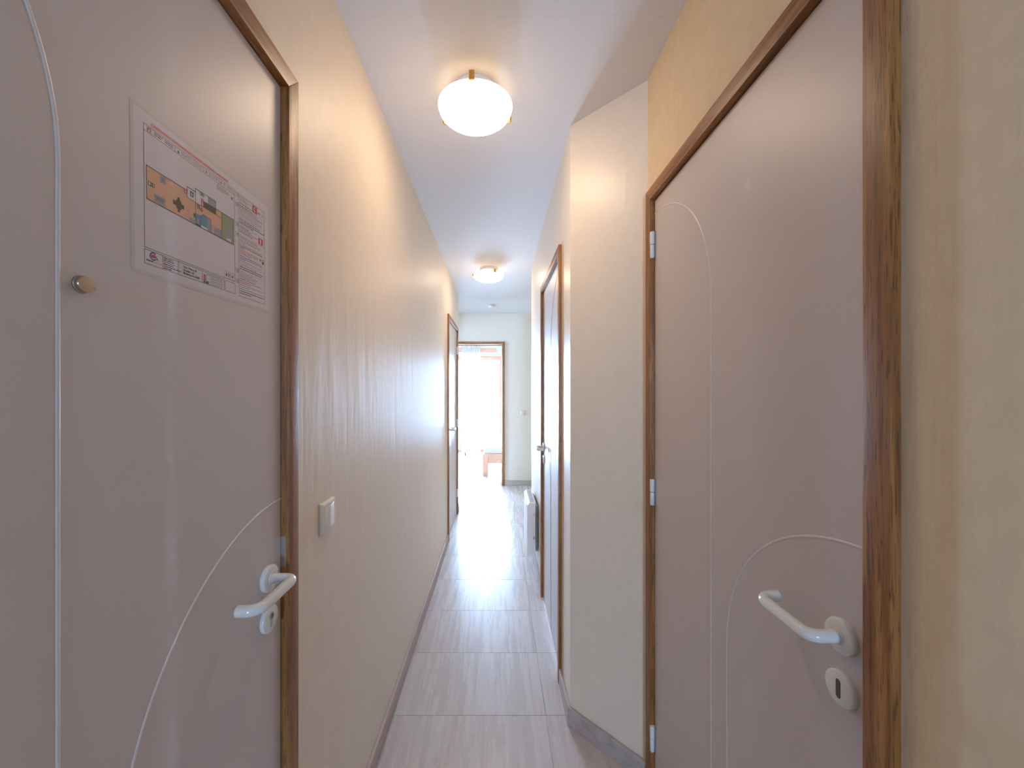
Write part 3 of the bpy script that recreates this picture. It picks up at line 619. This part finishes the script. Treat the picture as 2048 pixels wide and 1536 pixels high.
# ------------------------------------------------------------------ ceiling lamps
def make_lamp(x, y, rot, label):
    root = empty('ceiling_lamp', (x, y, CH)); tag(root, label, 'ceiling lamp', group='ceiling lamps of the corridor')
    R, zr, dep = 0.1345, CH-0.066, 0.055
    MB().lathe([(0, 0.0), (0.078, 0.0), (0.080, 0.004), (0.080, 0.020), (0.077, 0.024), (0, 0.024)], (x, y, CH), (0, 0, -1), (1, 0, 0), 48).build('base_plate', M['plastic'], root)
    prof = []
    for i in range(15):
        t = PI/2*i/14; prof.append((R*math.sin(t)**0.92 if i else 0, -dep*math.cos(t)))
    prof += [(R+0.002, 0.002), (R+0.0015, 0.0045), (R-0.001, 0.005), (R-0.004, 0.003)]
    inner = [((R-0.005)*math.sin(PI/2*i/10)**0.92 if i else 0, -(dep-0.005)*math.cos(PI/2*i/10)) for i in range(10, -1, -1)]
    b = MB(); b.lathe(prof, (x, y, zr), (0, 0, 1), (1, 0, 0), 64); bmesh.ops.delete(b.bm, geom=[f for f in b.bm.faces if len(f.verts) > 4], context='FACES_ONLY'); b.mi = 1; b.lathe([(R-0.004, 0.003)]+inner, (x, y, zr), (0, 0, 1), (1, 0, 0), 64)
    bmesh.ops.delete(b.bm, geom=[f for f in b.bm.faces if len(f.verts) > 4], context='FACES_ONLY'); bmesh.ops.remove_doubles(b.bm, verts=b.bm.verts, dist=1e-5)
    b.build('glass_bowl', [M['lamp_glass'], M['lamp_inside']], root, smooth=60)
    for k in range(3):
        a = rot+2*PI*k/3; e = Vector((math.cos(a), math.sin(a), 0)); s_ = Vector((-e.y, e.x, 0)); c0 = Vector((x, y, zr))
        fn = lambda p, q_, z, e=e, s_=s_, c0=c0: tuple(c0+e*p+s_*q_+Vector((0, 0, z)))
        cl = MB(fn); cl.box((R-0.010, -0.0085, -0.0075), (R+0.0075, 0.0085, -0.0045)); cl.box((R+0.0045, -0.0095, -0.0085), (R+0.0120, 0.0095, 0.024)); cl.box((0.074, -0.006, 0.021), (R+0.0085, 0.006, 0.024))
        cp = cl.bevel(0.0008, 1).build('brass_clip', M['brass'], root)
        rb = MB(fn)
        for w_ in (-0.0055, 0, 0.0055): rb.box((R+0.0115, w_-0.0018, -0.0078), (R+0.0140, w_+0.0018, 0.0232))
        rb.bevel(0.0006, 1).build('clip_ridges', M['brass'], cp)
    MB().lathe([(0, 0), (0.010, 0.0), (0.0185, 0.008), (0.0195, 0.018), (0.015, 0.028), (0.013, 0.034), (0, 0.034)], (x, y, CH-0.0585), (0, 0, 1), (1, 0, 0), 20).build('bulb', M['bulb'], root)
    ld = bpy.data.lights.new('lamp_light', 'POINT'); ld.energy = LAMP_BULB; ld.color = (1.0, 0.74, 0.46); ld.shadow_soft_size = 0.035
    lo = bpy.data.objects.new('lamp_light', ld); COL.objects.link(lo); lo.parent = root; lo.location = (0, 0, -0.075)
    return root
M['bulb'] = plain('lit_bulb', (0.9, 0.85, 0.75), 0.5, emit=(1.0, 0.74, 0.46), estr=3)
M['lamp_inside'] = plain('frosted_glass_inside', (0.85, 0.80, 0.72), 0.5)
make_lamp(-0.083, 1.452, -PI/2-0.03, 'lit round frosted glass ceiling lamp with brass clips near the angled wall')
make_lamp(-0.085, 3.60, -PI/2+0.42, 'lit round frosted glass ceiling lamp over the far part of the corridor')

sd = MB().lathe([(0, 0), (0.043, 0), (0.045, 0.003), (0.045, 0.026), (0.040, 0.038), (0.033, 0.044), (0, 0.045)], (-0.085, 5.14, CH), (0, 0, -1), (1, 0, 0), 40).build('smoke_detector', M['plastic'], at=(-0.085, 5.14, CH))
tag(sd, 'small white round smoke detector on the ceiling before the bedroom', 'smoke detector')
MB().lathe([(0.0455, 0.012), (0.0462, 0.0125), (0.0462, 0.0165), (0.0455, 0.017)], (-0.085, 5.14, CH), (0, 0, -1), (1, 0, 0), 40).build('vent_ring', M['grey'], sd)

# ------------------------------------------------------------------ light switches
def make_switch(fn, s, z, size, label, at):
    h = size/2
    o = empty('light_switch', at); tag(o, label, 'light switch')
    order = lambda p, t: (p[0], t, p[1])
    b = MB(fn); v = []
    for k, (e, n) in enumerate(((h, 0.0), (h, 0.003), (h-0.003, 0.0085), (h-0.0095, 0.0105), (h-0.0105, 0.0090))):
        v.append([b.v((s+a*e, n, z+c_*e)) for a, c_ in ((-1, -1), (1, -1), (1, 1), (-1, 1))])
    for A, B in zip(v, v[1:]):
        for i in range(4): b.f([A[i], A[(i+1) % 4], B[(i+1) % 4], B[i]])
    b.f(v[0][::-1]); b.f(v[-1]); b.bevel(0.0008, 2).build('cover_frame', M['switch'], o)
    r = h-0.0112
    MB(fn).prism([(s-r, 0.0088), (s+r, 0.0088), (s+r, 0.0105), (s, 0.0128), (s-r, 0.0118)], z-r, z+r, lambda p, t: (p[0], p[1], t)).bevel(0.0008, 1).build('rocker', M['switch'], o)
    return o
make_switch(door_fn('y', XL, 1), 1.055, 1.062, 0.082, 'ivory rocker light switch on the long cream wall beside the door', (XL, 1.055, 1.062))
make_switch(door_fn('x', FY, -1), 0.363, 1.058, 0.075, 'small ivory light switch on the end wall right of the bedroom doorway'.replace('right of', 'beside'), (0.363, FY, 1.058))

# ------------------------------------------------------------------ wall heater
ht = empty('wall_heater', (0.25, 3.11, 0.16)); tag(ht, 'white flat electric wall heater mounted low beyond the passage door', 'heater')
Y0, Y1, Z0, Z1 = 2.93, 3.31, 0.16, 0.556
b = MB(); b.prism([(0.2175, Z0), (0.2175, Z1-0.022), (0.2320, Z1), (0.2790, Z1), (0.2790, Z0)], Y0, Y1, lambda p, t: (p[0], t, p[1])); b.bevel(0.004, 2)
hb = b.build('casing', M['rad'], ht)
for i in range(12):
    y = Y0+0.03+i*(Y1-Y0-0.06)/11
    MB().box((0.240, y-0.010, Z1-0.001), (0.272, y+0.010, Z1+0.0006)).build('vent_slot', M['grey'], hb)
MB().box((0.258, Y0-0.0025, 0.255), (0.2745, Y0+0.002, 0.455)).bevel(0.001, 1).build('control_panel', M['plastic'], ht)
kn = MB().lathe([(0, 0), (0.0085, 0), (0.0085, 0.008), (0.007, 0.010), (0, 0.010)], (0.2675, Y0-0.002, 0.47), (0, -1, 0), (0, 0, 1), 24).build('thermostat_dial', M['plastic'], ht)
MB().box((0.2665, Y0-0.0128, 0.4705), (0.2685, Y0-0.0115, 0.4785)).build('dial_mark', M['grey'], kn)
MB().box((0.262, Y0-0.0055, 0.285), (0.271, Y0-0.002, 0.305)).build('power_switch', M['grey'], ht)
for z in (0.235, 0.49):
    MB().box((0.278, Y0+0.02, z-0.018), (XN+0.0005, Y0+0.045, z+0.018)).bevel(0.001, 1).build('wall_bracket', M['grey'], ht)
    MB().box((0.278, Y1-0.045, z-0.018), (XN+0.0005, Y1-0.02, z+0.018)).bevel(0.001, 1).build('wall_bracket', M['grey'], ht)
MB().box((0.284, Y0+0.01, 0.19), (0.296, Y1-0.01, 0.53)).bevel(0.002, 1).build('mounting_rail', M['grey'], ht)

# ------------------------------------------------------------------ bedroom
wn = empty('window_1', ((WX0+WX1)/2, BY, 0)); tag(wn, 'tall orange pine window door flooding the bedroom with daylight', 'window', kind='structure')
yf0, yf1 = BY+0.03, BY+0.10
def wbar(name, a, c, mat, par=wn): return MB().box((a[0], yf0, a[1]), (c[0], yf1, c[1])).bevel(0.003, 1).build(name, mat, par)
wbar('frame_post', (WX0, 0.0), (WX0+0.05, WZ), M['pine_z']); wbar('frame_post', (WX1-0.05, 0.0), (WX1, WZ), M['pine_z'])
wbar('frame_head', (WX0+0.05, WZ-0.085), (WX1-0.05, WZ), M['pine_x']); wbar('frame_sill', (WX0+0.05, 0.0), (WX1-0.05, 0.055), M['pine_x'])
wbar('mullion', (-0.86, 0.055), (-0.80, WZ-0.085), M['pine_z'])
for x0, x1 in ((WX0+0.05, -0.86), (-0.80, WX1-0.05)):
    MB().box((x0, BY+0.060, 0.055), (x1, BY+0.066, WZ-0.085)).build('window_pane', M['pane'], wn)
sb = MB().box((WX0-0.02, BY-0.012, 2.225), (-0.03, BY-0.0005, 2.305)).bevel(0.004, 1).build('trim_1', M['pine_x']); tag(sb, 'pale orange pine board above the bedroom window', 'trim', kind='structure')
bal = MB().box((-3.2, 9.05, -0.10), (3.0, 10.3, -0.02)).build('balcony_slab', M['concrete']); tag(bal, 'pale concrete balcony slab outside the bedroom window', 'balcony', kind='structure')
# curtain
b = MB(); nx_ = 90; z0, z1 = 0.03, 2.46; rows = 8; g = []
for j in range(rows+1):
    row = []
    for i in range(nx_+1):
        t = i/nx_; x = -0.80+0.41*t; y = 8.66+0.022*math.sin(t*2*PI*8+0.4*math.sin(j*0.5))*(1-0.25*j/rows)
        row.append(b.v((x, y, z0+(z1-z0)*j/rows)))
    g.append(row)
for j in range(rows):
    for i in range(nx_): b.f([g[j][i], g[j][i+1], g[j+1][i+1], g[j+1][i]])
cu = b.build('curtain', M['sheer'], closed=False, smooth=90, at=(-0.595, 8.66, z0)); tag(cu, 'sheer white curtain gathered in front of the bedroom window', 'curtain')
so = cu.modifiers.new('thickness', 'SOLIDIFY'); so.thickness = 0.0008
rl = MB().box((-1.72, 8.63, 2.462), (1.60, 8.69, 2.498)).bevel(0.003, 1).build('curtain_rail', M['plastic'], at=(0, 8.66, 2.462)); tag(rl, 'white curtain rail on the bedroom ceiling', 'curtain rail')
# bed
bd = empty('bed', (0.45, 7.4, 0)); tag(bd, 'light beech bed with white mattress seen through the doorway', 'bed')
bx0, bx1, by0, by1 = -0.25, 1.20, 6.37, 8.42
for x in (bx0, bx1-0.088):
    for y in (by0, by1-0.06): MB().box((x, y, 0), (x+0.088, y+0.06, 0.352)).bevel(0.004, 2).build('leg', M['beech_z'], bd)
MB().box((bx0+0.088, by0+0.008, 0.198), (bx1-0.088, by0+0.046, 0.352)).bevel(0.003, 2).build('foot_rail', M['beech_x'], bd)
MB().box((bx0+0.088, by1-0.05, 0.198), (bx1-0.088, by1-0.01, 0.352)).bevel(0.003, 2).build('head_rail', M['beech_x'], bd)
for x in (bx0+0.012, bx1-0.052): MB().box((x, by0+0.06, 0.198), (x+0.04, by1-0.06, 0.352)).bevel(0.003, 2).build('side_rail', M['beech_y'], bd)
MB().box((bx0+0.02, by0+0.02, 0.3525), (bx1-0.02, by1-0.055, 0.45)).bevel(0.03, 4).build('mattress', M['linen'], bd)
ds = MB().lathe([(0, 0), (0.018, 0), (0.018, 0.006), (0.013, 0.010), (0.012, 0.040), (0.016, 0.046), (0.016, 0.060), (0.010, 0.066), (0, 0.066)], (-0.69, 8.30, 0), (0, 0, 1), (1, 0, 0), 24).build('door_stop', M['rubber'], at=(-0.69, 8.30, 0))
tag(ds, 'small black rubber door stop on the bedroom floor', 'door stop')
